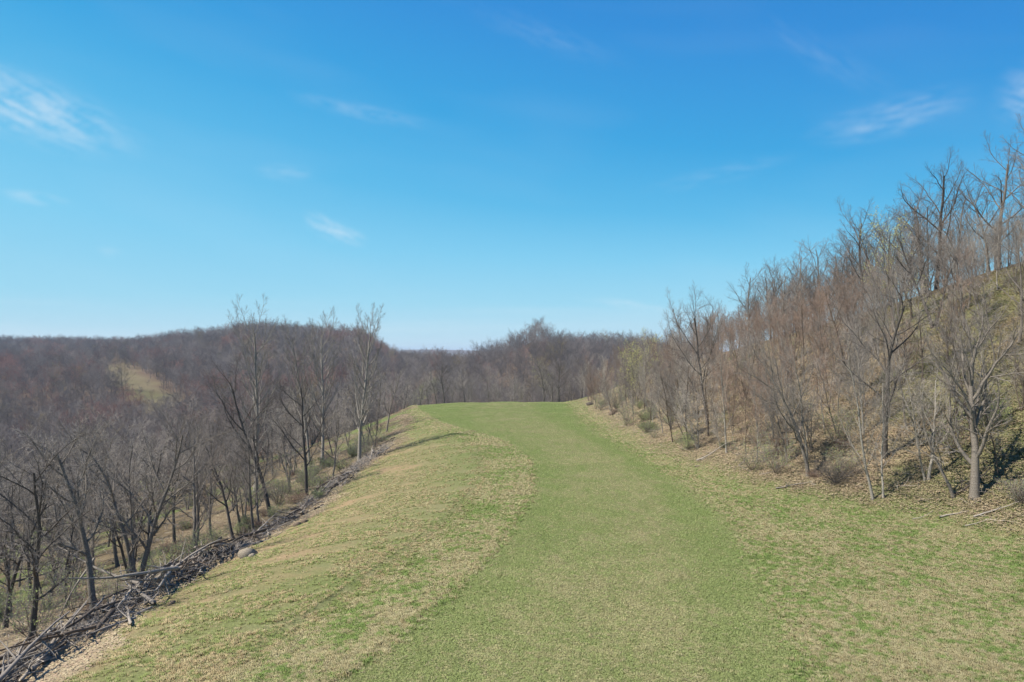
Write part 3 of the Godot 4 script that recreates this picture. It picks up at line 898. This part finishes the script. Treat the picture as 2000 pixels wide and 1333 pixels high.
func build_deadwood() -> void:
	var logs := []
	for k in 9: logs.append(log_mesh(500 + k, [3.6, 4.4, 2.6, 5.6, 4.0, 2.2, 4.8, 2.6, 6.2][k], [0.07, 0.095, 0.05, 0.105, 0.065, 0.045, 0.08, 0.125, 0.085][k], [4, 5, 3, 5, 4, 2, 6, 2, 5][k]))
	var r := RandomNumberGenerator.new()
	r.seed = 606
	var skins := ["dead_grey", "dead_dark", "dead_pale", "dead_brown", "dead_grey", "dead_pale"]
	# stretches of the brush pile: from d, to d, logs, half width, height
	for run in [[17.5, 28.5, 76, 1.1, 0.85, "in the nearest stretch of the brush pile"], [28.5, 38.5, 92, 1.35, 1.15, "in the thickest stretch of the brush pile"], [38.5, 54.0, 68, 0.9, 0.55, "in the thin middle stretch of the brush pile"], [56.0, 78.0, 60, 1.1, 0.8, "in the far stretch of the brush pile"]]:
		for k in run[2]:
			var d: float = lerpf(run[0], run[1], (k + r.randf()) / run[2])
			var w: float = r.randfn(0.0, 0.5)
			var x: float = line(WOOD_X, d) + 0.1 + w * run[3]
			var kind := r.randi() % 9
			var skin: String = skins[r.randi() % 6]
			var o := single("dead_branch", logs[kind], mats[skin])
			var along_line := atan2(2.0, line(WOOD_X, d + 1.0) - line(WOOD_X, d - 1.0))
			var size := r.randf_range(0.6, 1.05)
			var up: float = 0.08 + maxf(0.0, 1.0 - absf(w) * 0.8) * r.randf() * run[4]
			lay(o, x, d, up, along_line + r.randfn(0.0, 0.3) + (PI if r.randf() < 0.5 else 0.0), r.randf() * TAU, size)
			o.rotate_object_local(Vector3.FORWARD, r.randfn(0.0, 0.09))
			var tone: String = {"dead_grey": "grey", "dead_dark": "dark", "dead_pale": "bleached pale", "dead_brown": "brown"}[skin]
			tag(o, "%s %s dead branch %s" % ["thick" if [0, 1, 0, 1, 0, 0, 0, 1, 1][kind] else "thin", tone, run[5]], "branch", "dead branches of the brush pile")
	# twigs and small brush through the pile
	var rows := PackedFloat32Array()
	var tw := log_mesh(520, 1.5, 0.012, 5)
	for k in 2400:
		var d := r.randf_range(17.0, 80.0)
		if d > 40.0 and d < 56.0 and r.randf() < 0.6: continue
		var x: float = line(WOOD_X, d) - 0.1 + r.randfn(0.0, 0.65)
		var b := Basis.from_euler(Vector3(r.randfn(0.0, 0.25), PI / 2.0 + r.randfn(0.0, 0.7), r.randfn(0.0, 0.3)))
		put_row(rows, b.scaled(Vector3.ONE * r.randf_range(0.5, 1.2)), on(x, d, r.randf() * 0.5), Color(0.34, 0.3, 0.255) * r.randf_range(0.5, 1.5))
	var br := scatter("brush", tw, mats.far_wood, rows, self)
	tag(br, "tangle of thin dead twigs lying through the brush pile", "brush", "", "stuff")
	# sticks over the floor of the wood and the hillside
	var floor_rows := PackedFloat32Array()
	for k in 2600:
		var d := r.randf_range(18.0, 110.0)
		var x: float = line(WOOD_X, d) - r.randf() * 24.0 if r.randf() < 0.5 else line(TOE, d) + 1.5 + r.randf() * 24.0
		var b := Basis.from_euler(Vector3(r.randfn(0.0, 0.15), r.randf() * TAU, r.randfn(0.0, 0.15)))
		put_row(floor_rows, b.scaled(Vector3.ONE * r.randf_range(0.5, 1.5)), on(x, d, 0.04), Color(0.36, 0.31, 0.26) * r.randf_range(0.6, 1.3))
	var fs := scatter("fallen_twigs", tw, mats.far_wood, floor_rows, self)
	tag(fs, "fallen twigs scattered over the wood floor and hillside", "brush", "", "stuff")
	# single pieces one can point to
	var pale: StandardMaterial3D = mats.dead_pale
	var one := single("fallen_tree", log_mesh(530, 7.2, 0.1, 5), mats.dead_grey)
	one.look_at_from_position(Vector3(-21.9, -2.4, -36.0), Vector3(-25.1, -2.0, -37.0))
	one.rotate_object_local(Vector3.UP, PI / 2.0)
	tag(one, "grey fallen trunk propped across the wood behind the brush pile", "fallen tree")
	one = single("leaning_dead_branch", log_mesh(531, 3.4, 0.06, 4), pale)
	one.look_at_from_position(Vector3(-19.25, -1.7, -30.2), Vector3(-19.8, -3.4, -29.5))
	one.rotate_object_local(Vector3.UP, PI / 2.0)
	tag(one, "bleached dead stem leaning against the nearest grey tree", "branch")
	for k in [[16.2, 54.6, 3.0, 0.06, -0.25, 2, "long bleached fallen branch on the bank below the thicket front"], [15.0, 53.4, 1.5, 0.035, -0.2, 1, "short pale fallen branch on the grass below the long bleached one"], [18.5, 44.9, 2.4, 0.05, -0.1, 4, "forked grey fallen branch beside the dark thorn shrub"], [23.7, 36.9, 1.5, 0.05, 0.05, 1, "thick white fallen branch on the grass in front of the big tree"], [25.3, 35.9, 2.4, 0.05, 0.0, 3, "long pale forked branch lying right of the white one"], [23.9, 35.2, 1.2, 0.03, -0.2, 1, "thin pale stick nearest the camera in front of the big tree"], [22.4, 37.3, 1.2, 0.025, 0.0, 1, "thin pale stick left of the thick white branch"], [26.4, 38.6, 3.4, 0.06, 0.1, 4, "dark fallen limb lying right of the big tree trunk"], [17.5, 51.0, 1.6, 0.04, 0.4, 2, "grey fallen stick under the front trees of the thicket"]]:
		var o := single("fallen_branch", log_mesh(540 + int(k[0] * 10), k[2], k[3], k[5]), mats.dead_dark if "dark fallen" in k[6] else mats.dead_grey if "grey" in k[6] else pale)
		lay(o, k[0], k[1], k[3] + 0.06, k[4])
		tag(o, k[6], "branch")
	# stones and stumps along the brush line
	for k in [[-13.9, 36.0, 0.5, "stone", "pale rounded boulder at the edge of the brush pile"], [-13.4, 35.4, 0.2, "stone", "small pale stone on the grass below the boulder"], [-14.4, 46.0, 0.3, "dead_brown", "dark clod of earth on the bank near the brush line"], [-14.1, 46.6, 0.26, "dead_brown", "second dark clod of earth beside the first on the bank"], [-13.6, 27.5, 0.15, "dead_brown", "small brown clod in the grass beside the near brush pile"], [12.9, 113.0, 0.6, "dead_dark", "dark rock showing in the bank at the far right meadow edge"], [13.6, 93.0, 0.5, "dead_brown", "brown rock in the bank below the far green shrub"]]:
		var b := Buf.new()
		rng.seed = int(absf(k[0]) * 100)
		var f := FastNoiseLite.new()
		f.frequency = 0.9
		f.seed = rng.randi() % 1000
		for i in 9:
			for j in 14:
				var el := -PI / 2.0 + PI * i / 8.0
				var az := TAU * j / 14.0
				var n := Vector3(cos(el) * cos(az), sin(el) * 0.62, cos(el) * sin(az))
				b.v.append(n * k[2] * (1.0 + 0.35 * f.get_noise_3dv(n * 2.0)))
				b.n.append(n.normalized())
		for i in 8:
			for j in 14:
				var a := i * 14 + j
				var c := i * 14 + (j + 1) % 14
				for q in [a, c, a + 14, c, c + 14, a + 14]: b.i.append(q)
		var o := single("stump" if "stump" in k[4] else "clod" if "clod" in k[4] else "rock", b.mesh(), mats[k[3]], on(k[0], k[1], k[2] * 0.2))
		tag(o, k[4], "stump" if "stump" in k[4] else "clod" if "clod" in k[4] else "rock")


func free_of(taken: Array, x: float, d: float, gap: float) -> bool:
	for p in taken:
		if Vector2(x, d).distance_squared_to(p) < gap * gap: return false
	return true


func build_woods() -> void:
	var oaks := []
	for k in 7:
		oaks.append(plant("bare_tree", grown(HARDWOOD if k % 2 else with(HARDWOOD, {"count": [9, 7, 5, 4], "first": [0.28, 0.22, 0.15, 0.1], "wob": [0.12, 0.2, 0.22, 0.22, 0.25]}), [11.0, 12.5, 10.0, 13.0, 11.5, 9.5, 12.0][k], [0.17, 0.2, 0.16, 0.22, 0.15, 0.13, 0.19][k], 100 + k, false, Vector3.UP, Vector3.ZERO, 2 if k == 2 or k == 5 else 1, 0.3), "bark_grey", "twig_grey"))
	var youngs := []
	for k in 4:
		youngs.append(plant("young_tree", grown(with(HARDWOOD, {"count": [12, 6, 5, 4], "first": [0.3, 0.2, 0.12, 0.1], "wob": [0.13, 0.2, 0.24, 0.25, 0.26], "ratio": [0.46, 0.52, 0.5, 0.55]}), [7.0, 8.0, 6.0, 9.0][k], [0.09, 0.1, 0.075, 0.11][k], 220 + k, false, Vector3(0.12, 1, 0).normalized(), Vector3.ZERO, 3 if k == 1 else 1, 0.25), "bark_grey", "twig_grey"))
	for k in 6:
		youngs.append(plant("young_tree", grown(YOUNG, [7.5, 6.5, 8.5, 7.0, 6.0, 8.0][k], [0.075, 0.06, 0.09, 0.065, 0.055, 0.08][k], 200 + k, false, Vector3.UP, Vector3.ZERO, 2 if k == 3 else 1, 0.2), "bark_grey", "twig_red"))
	var shrubs := []
	for k in 4:
		shrubs.append(plant("shrub", grown(with(SHRUB, {"leaf": 0.05, "leaf_count": 2, "leaf_chance": [0.9, 0.3, 0.0, 0.6][k], "angle": [[42.0, 55.0, 60.0, 38.0][k], 48.0, 48.0]}), [1.5, 1.0, 0.8, 2.3][k], 0.018, 300 + k, false, Vector3.UP, Vector3.ZERO, [7, 9, 10, 5][k], [0.9, 1.3, 1.5, 0.6][k]), "bark_brown", ["twig_grey", "twig_dark", "twig_red", "twig_grey"][k], "leaf_green"))
	var taken := []
	for h in get_children():
		if h.has_meta("hero"): taken.append(Vector2(h.position.x, -h.position.z))
	rng.seed = 4242
	var pick := RandomNumberGenerator.new()
	pick.seed = 31
	# the wood on the left, below the meadow
	var d := 16.0
	while d < 100.0:
		var step := 4.1 if d < 70.0 else 5.2
		var x := line(WOOD_X, d) - 2.6
		while x > -0.80 * d - 6.0:
			var px := x + pick.randf_range(-1.5, 1.5)
			var pd := d + pick.randf_range(-1.6, 1.6)
			x -= step
			if px > line(WOOD_X, pd) - 1.2 or not free_of(taken, px, pd, 2.3) or pd < 17.0: continue
			if pd < 40.0 and px > line(WOOD_X, pd) - 7.0: continue                  # the pile lies in the open there
			if pd > 58.0 and pd < 82.0 and px > -33.0 and px < -18.0 and pick.randf() < 0.6: continue    # room round the tall trees
			var t := another(oaks[pick.randi() % 7])
			settle(t, px, pd, pick.randf() * TAU, pick.randf_range(0.62, 1.0), Vector2(pick.randf_range(-0.06, 0.06), pick.randf_range(-0.02, 0.16)))
			recolor(t, ["bark_grey", "bark_dark", "bark_grey", "bark_grey"][pick.randi() % 4], ["twig_grey", "twig_dark", "twig_pale", "twig_pale"][pick.randi() % 4])
			if pd < 42.0: describe(t, "in the wood behind the near brush pile", "trees behind the brush pile")
			elif px > -24.0: describe(t, "at the wood edge along the left bank", "trees at the left wood edge")
			elif px > -40.0: describe(t, "on the left slope round the tall pale trees", "trees round the tall pale trees")
			else: describe(t, "deep in the left wood below the dry field", "canopy trees of the left wood")
		d += step
	var youth := 0
	var more := [PackedFloat32Array(), PackedFloat32Array(), PackedFloat32Array()]
	# the slope on the right: young reddish trees, older trees towards its top
	d = 38.0
	while d < 128.0:
		var step := 2.3 if d < 72.0 else 3.0
		var x := line(TOE, d) + 3.2
		var crest := line(CREST_X, d)
		while x < minf(crest + 14.0, 0.8 * d + 6.0):
			var px := x + pick.randf_range(-1.2, 1.2)
			var pd := d + pick.randf_range(-1.2, 1.2)
			var up := (px - line(TOE, pd)) / (crest - line(TOE, pd))
			x += step
			var open: float = smoothstep(0.5, 0.68, px / pd) * (1.0 - smoothstep(0.75, 0.95, up))    # the wood thins out towards the right
			if pick.randf() < open * 0.22 or not free_of(taken, px, pd, 1.8): continue
			if up > 0.82 and pick.randf() < 0.55 or up > 0.45 and pick.randf() < 0.12:
				if up < 0.9 and pick.randf() < 0.4 or px > crest + 9.0: continue
				var t := another(oaks[pick.randi() % 7])
				settle(t, px, pd, pick.randf() * TAU, pick.randf_range(0.86, 1.16), Vector2(pick.randf_range(-0.05, 0.05), pick.randf_range(-0.05, 0.08)))
				recolor(t, ["bark_grey", "bark_dark"][pick.randi() % 2], ["twig_grey", "twig_dark"][pick.randi() % 2])
				describe(t, "high on the right-hand hillside" if up < 0.95 else "on the crest of the right-hand hillside", "trees on the hilltop")
			else:
				if youth >= 297:                                      # past three hundred, the farther ones stand together
					var tint := Color(0.25, 0.17, 0.12).lerp(Color(0.19, 0.165, 0.145), pick.randf()) * pick.randf_range(0.8, 1.2)
					put_row(more[pick.randi() % 3], Basis(Vector3.UP, pick.randf() * TAU).scaled(Vector3.ONE * pick.randf_range(0.7, 1.15)), on(px, pd), tint)
					continue
				youth += 1
				var t := another(youngs[pick.randi() % 10 if pick.randf() < 0.6 else 4 + pick.randi() % 6])
				settle(t, px, pd, pick.randf() * TAU, pick.randf_range(0.62, 1.15), Vector2(pick.randf_range(-0.09, 0.09), pick.randf_range(-0.06, 0.2)))
				var grey := pick.randf() < 0.36 + 0.45 * smoothstep(0.42, 0.62, px / pd) + 0.4 * smoothstep(0.32, 0.24, px / pd)
				recolor(t, ["bark_grey", "bark_brown", "bark_pale"][pick.randi() % 3], ["twig_grey", "twig_pale"][pick.randi() % 2] if grey else "twig_red")
				var where := "at the front of the hillside thicket" if up < 0.25 else "halfway up the hillside thicket" if up < 0.6 else "near the top of the hillside thicket"
				if pd > 85.0: where = "in the thicket at the far meadow end"
				elif px / pd > 0.58: where = "on the hillside behind the big grey tree" if px / pd < 0.7 else "on the hillside at the right edge"
				describe(t, where, "young trees in the hillside thicket", "young tree")
		d += step
	var th := base("thicket", Vector3.ZERO)
	for k in 3:
		if more[k].size(): scatter("young_trees", whole(grown(YOUNG, [7.5, 6.5, 8.0][k], [0.075, 0.06, 0.08][k], 240 + k)), mats.far_wood, more[k], th)
	tag(th, "far young trees filling the thicket towards the end of the meadow", "thicket", "", "stuff")
	# beyond the brow of the meadow
	d = 139.0
	while d < 160.0:
		var x := -36.0
		while x < 36.0:
			var px := x + pick.randf_range(-2, 2)
			var pd := d + pick.randf_range(-2, 2)
			x += 6.3
			if px < -18.0 and d > 160.0: continue
			var t := another(oaks[pick.randi() % 7])
			settle(t, px, pd, pick.randf() * TAU, pick.randf_range(0.45, 0.8) * (1.0 if pd < 150.0 else 0.9), Vector2(pick.randf_range(-0.08, 0.08), pick.randf_range(-0.08, 0.08)))
			recolor(t, ["bark_grey", "bark_dark"][pick.randi() % 2], ["twig_grey", "twig_pale", "twig_pale"][pick.randi() % 3])
			describe(t, "just beyond the far brow of the meadow" if pd < 152.0 else "downhill behind the far brow of the meadow", "trees beyond the meadow brow")
		d += 6.0
	# shrubs on the wood floors
	for k in 140:
		var left := k < 85
		var pd := pick.randf_range(24, 90) if left else pick.randf_range(38, 110)
		var px: float = line(WOOD_X, pd) - 1.8 - pick.randf() * pick.randf() * 30.0 if left else line(TOE, pd) + 2.0 + pick.randf() * pick.randf() * 25.0
		if absf(px) > pd * 0.82: continue
		var t := another(shrubs[pick.randi() % 4])
		settle(t, px, pd, pick.randf() * TAU, pick.randf_range(0.55, 1.5))
		var look := "leafless twiggy"
		for c in t.get_children():
			if str(c.name) == "foliage": look = "green leafing"
		var big := "large" if t.basis.y.length() > 1.2 else "small" if t.basis.y.length() < 0.95 else "middling"
		if left: tag(t, "%s %s shrub on the left wood floor %s" % [big, look, "behind the near brush pile" if pd < 40.0 else "beside the middle brush line" if pd < 58.0 else "round the tall pale trees"], "shrub", "shrubs under the left wood")
		else: tag(t, "%s %s shrub %s" % [big, look, "near the big grey tree at the right" if pd < 50.0 else "at the foot of the hillside thicket" if pd < 80.0 else "on the bank at the far end of the meadow"], "shrub", "shrubs under the hillside thicket")
	for p in oaks + youngs + shrubs:
		if not p.has_meta("taken"): p.queue_free()
		else: p.remove_meta("taken")
	for c in get_children():
		if c.has_meta("taken"): c.remove_meta("taken")
	build_far_woods()


func far_tint(r: RandomNumberGenerator, x: float, d: float) -> Color:
	var n := noise_broad.get_noise_2d(x * 0.35, d * 0.35)
	var c := Color(0.135, 0.119, 0.115).lerp(Color(0.205, 0.183, 0.172), r.randf())
	var q := r.randf()
	if n + q * 0.25 > 0.42 and x < -60.0 or q > 0.975: c = c.lerp(Color(0.27, 0.13, 0.1), 0.65)
	elif q < 0.04: c = c.lerp(Color(0.2, 0.16, 0.07), 0.7)
	return c * r.randf_range(0.55, 1.3)


func whole(g: Dictionary) -> ArrayMesh:                              # trunk, limbs and twigs as one mesh
	var b: Buf = g.trunk
	for q in b.v.size(): b.c.append(Color(1.7, 1.7, 1.7))               # trunks are paler than twigs
	for o in [g.limb, g.twigs]:
		var s := b.v.size()
		b.v.append_array(o.v)
		b.n.append_array(o.n)
		for q in o.i: b.i.append(q + s)
	while b.c.size() < b.v.size(): b.c.append(Color.WHITE)
	return b.mesh()


func build_far_woods() -> void:
	var meshes := []
	for k in 5:
		var g := grown(FAR, [13.0, 14.5, 12.0, 15.0, 13.5][k], 0.2, 400 + k)
		meshes.append(whole(g))
	var rows := []
	for k in 5: rows.append(PackedFloat32Array())
	var r := RandomNumberGenerator.new()
	r.seed = 99
	var d := 101.0
	while d < 900.0:
		var step := clampf(4.9 + d * 0.0035, 5.0, 7.5)
		var x := -0.92 * d
		while x < 0.5 * d:
			var px := x + r.randf_range(-0.48, 0.48) * step
			var pd := d + r.randf_range(-0.48, 0.48) * step
			x += step
			var z := r.randf()
			if pd < (170.0 if px > 36.0 else 159.0) and px > -33.0 and px < line(CREST_X, pd) + 14.0: continue
			if pd < 130.0 and px > line(WOOD_X, pd) - 3.0: continue
			if px > 60.0 and px > pd * 0.3 and pd > 180.0: continue
			if clearing(px, pd) > 0.05 and z > 0.12 or pasture(px, pd) > 0.3 and z > 0.12 or track(px, pd) > 0.3: continue
			if Vector2((px + 29.0) / 14.0, (pd - 225.0) / 35.0).length() < 1.0 and z > 0.5: continue
			var size := r.randf_range(0.65, 1.12) * (0.4 if clearing(px, pd) > 0.05 else 1.0)
			var bs := Basis.from_euler(Vector3(r.randf_range(-0.06, 0.06), r.randf() * TAU, r.randf_range(-0.06, 0.06))) * Basis.from_scale(Vector3(size * r.randf_range(0.95, 1.25), size, size * r.randf_range(0.95, 1.25)))
			put_row(rows[r.randi() % 5], bs, on(px, pd), far_tint(r, px, pd))
		d += step * 0.9
	var f := base("distant_forest", Vector3.ZERO)
	var n := 0
	for k in 5:
		scatter("trees", meshes[k], mats.far_wood, rows[k], f)
		n += rows[k].size() / 16
	tag(f, "bare grey-brown woods covering the far slopes and ridges", "forest", "", "stuff")
	print("far trees ", n)


# ---------------------------------------------------------------- all of it

func _ready() -> void:
	var cam := Camera3D.new()
	cam.name = "camera"
	cam.fov = 53.13
	cam.far = 12000.0
	cam.near = 0.1
	cam.position = Vector3(0, EYE, 0)
	cam.rotation_degrees = Vector3(1.03, 0, 0)
	add_child(cam)
	var env := Environment.new()
	env.background_mode = Environment.BG_SKY
	var sky := Sky.new()
	var sm := PanoramaSkyMaterial.new()
	sm.panorama = build_sky()
	sky.sky_material = sm
	env.sky = sky
	env.tonemap_mode = Environment.TONE_MAPPER_LINEAR
	env.tonemap_exposure = EXPOSURE
	env.sdfgi_enabled = true
	env.ssao_enabled = true
	env.ssil_enabled = true
	env.fog_enabled = true
	env.fog_density = 0.00016
	env.fog_light_color = Color(0.82, 0.9, 1.0)
	var we := WorldEnvironment.new()
	we.name = "environment"
	we.environment = env
	add_child(we)
	var sun := DirectionalLight3D.new()
	sun.name = "sun"
	sun.light_energy = 1.6
	sun.light_color = Color(1.0, 0.965, 0.91)
	sun.light_angular_distance = 0.5
	sun.shadow_enabled = true
	add_child(sun)
	sun.look_at_from_position(Vector3.ZERO, Vector3(0.72, -0.95, -0.22))
	for k in [[noise_broad, 0.035, 3, 1], [noise_mid, 0.3, 3, 2], [noise_fine, 2.2, 2, 3], [noise_streak, 0.4, 2, 4], [noise_clump, 1.1, 3, 6]]:
		k[0].noise_type = FastNoiseLite.TYPE_SIMPLEX_SMOOTH
		k[0].frequency = k[1]
		k[0].fractal_octaves = k[2]
		k[0].seed = k[3]
	lay_lines()
	make_materials()
	var t0 := Time.get_ticks_msec()
	build_ground()
	print("ground ", Time.get_ticks_msec() - t0)
	build_heroes()
	print("heroes ", Time.get_ticks_msec() - t0)
	build_deadwood()
	build_woods()
	print("woods ", Time.get_ticks_msec() - t0)
	build_grass()
	print("grass ", Time.get_ticks_msec() - t0)
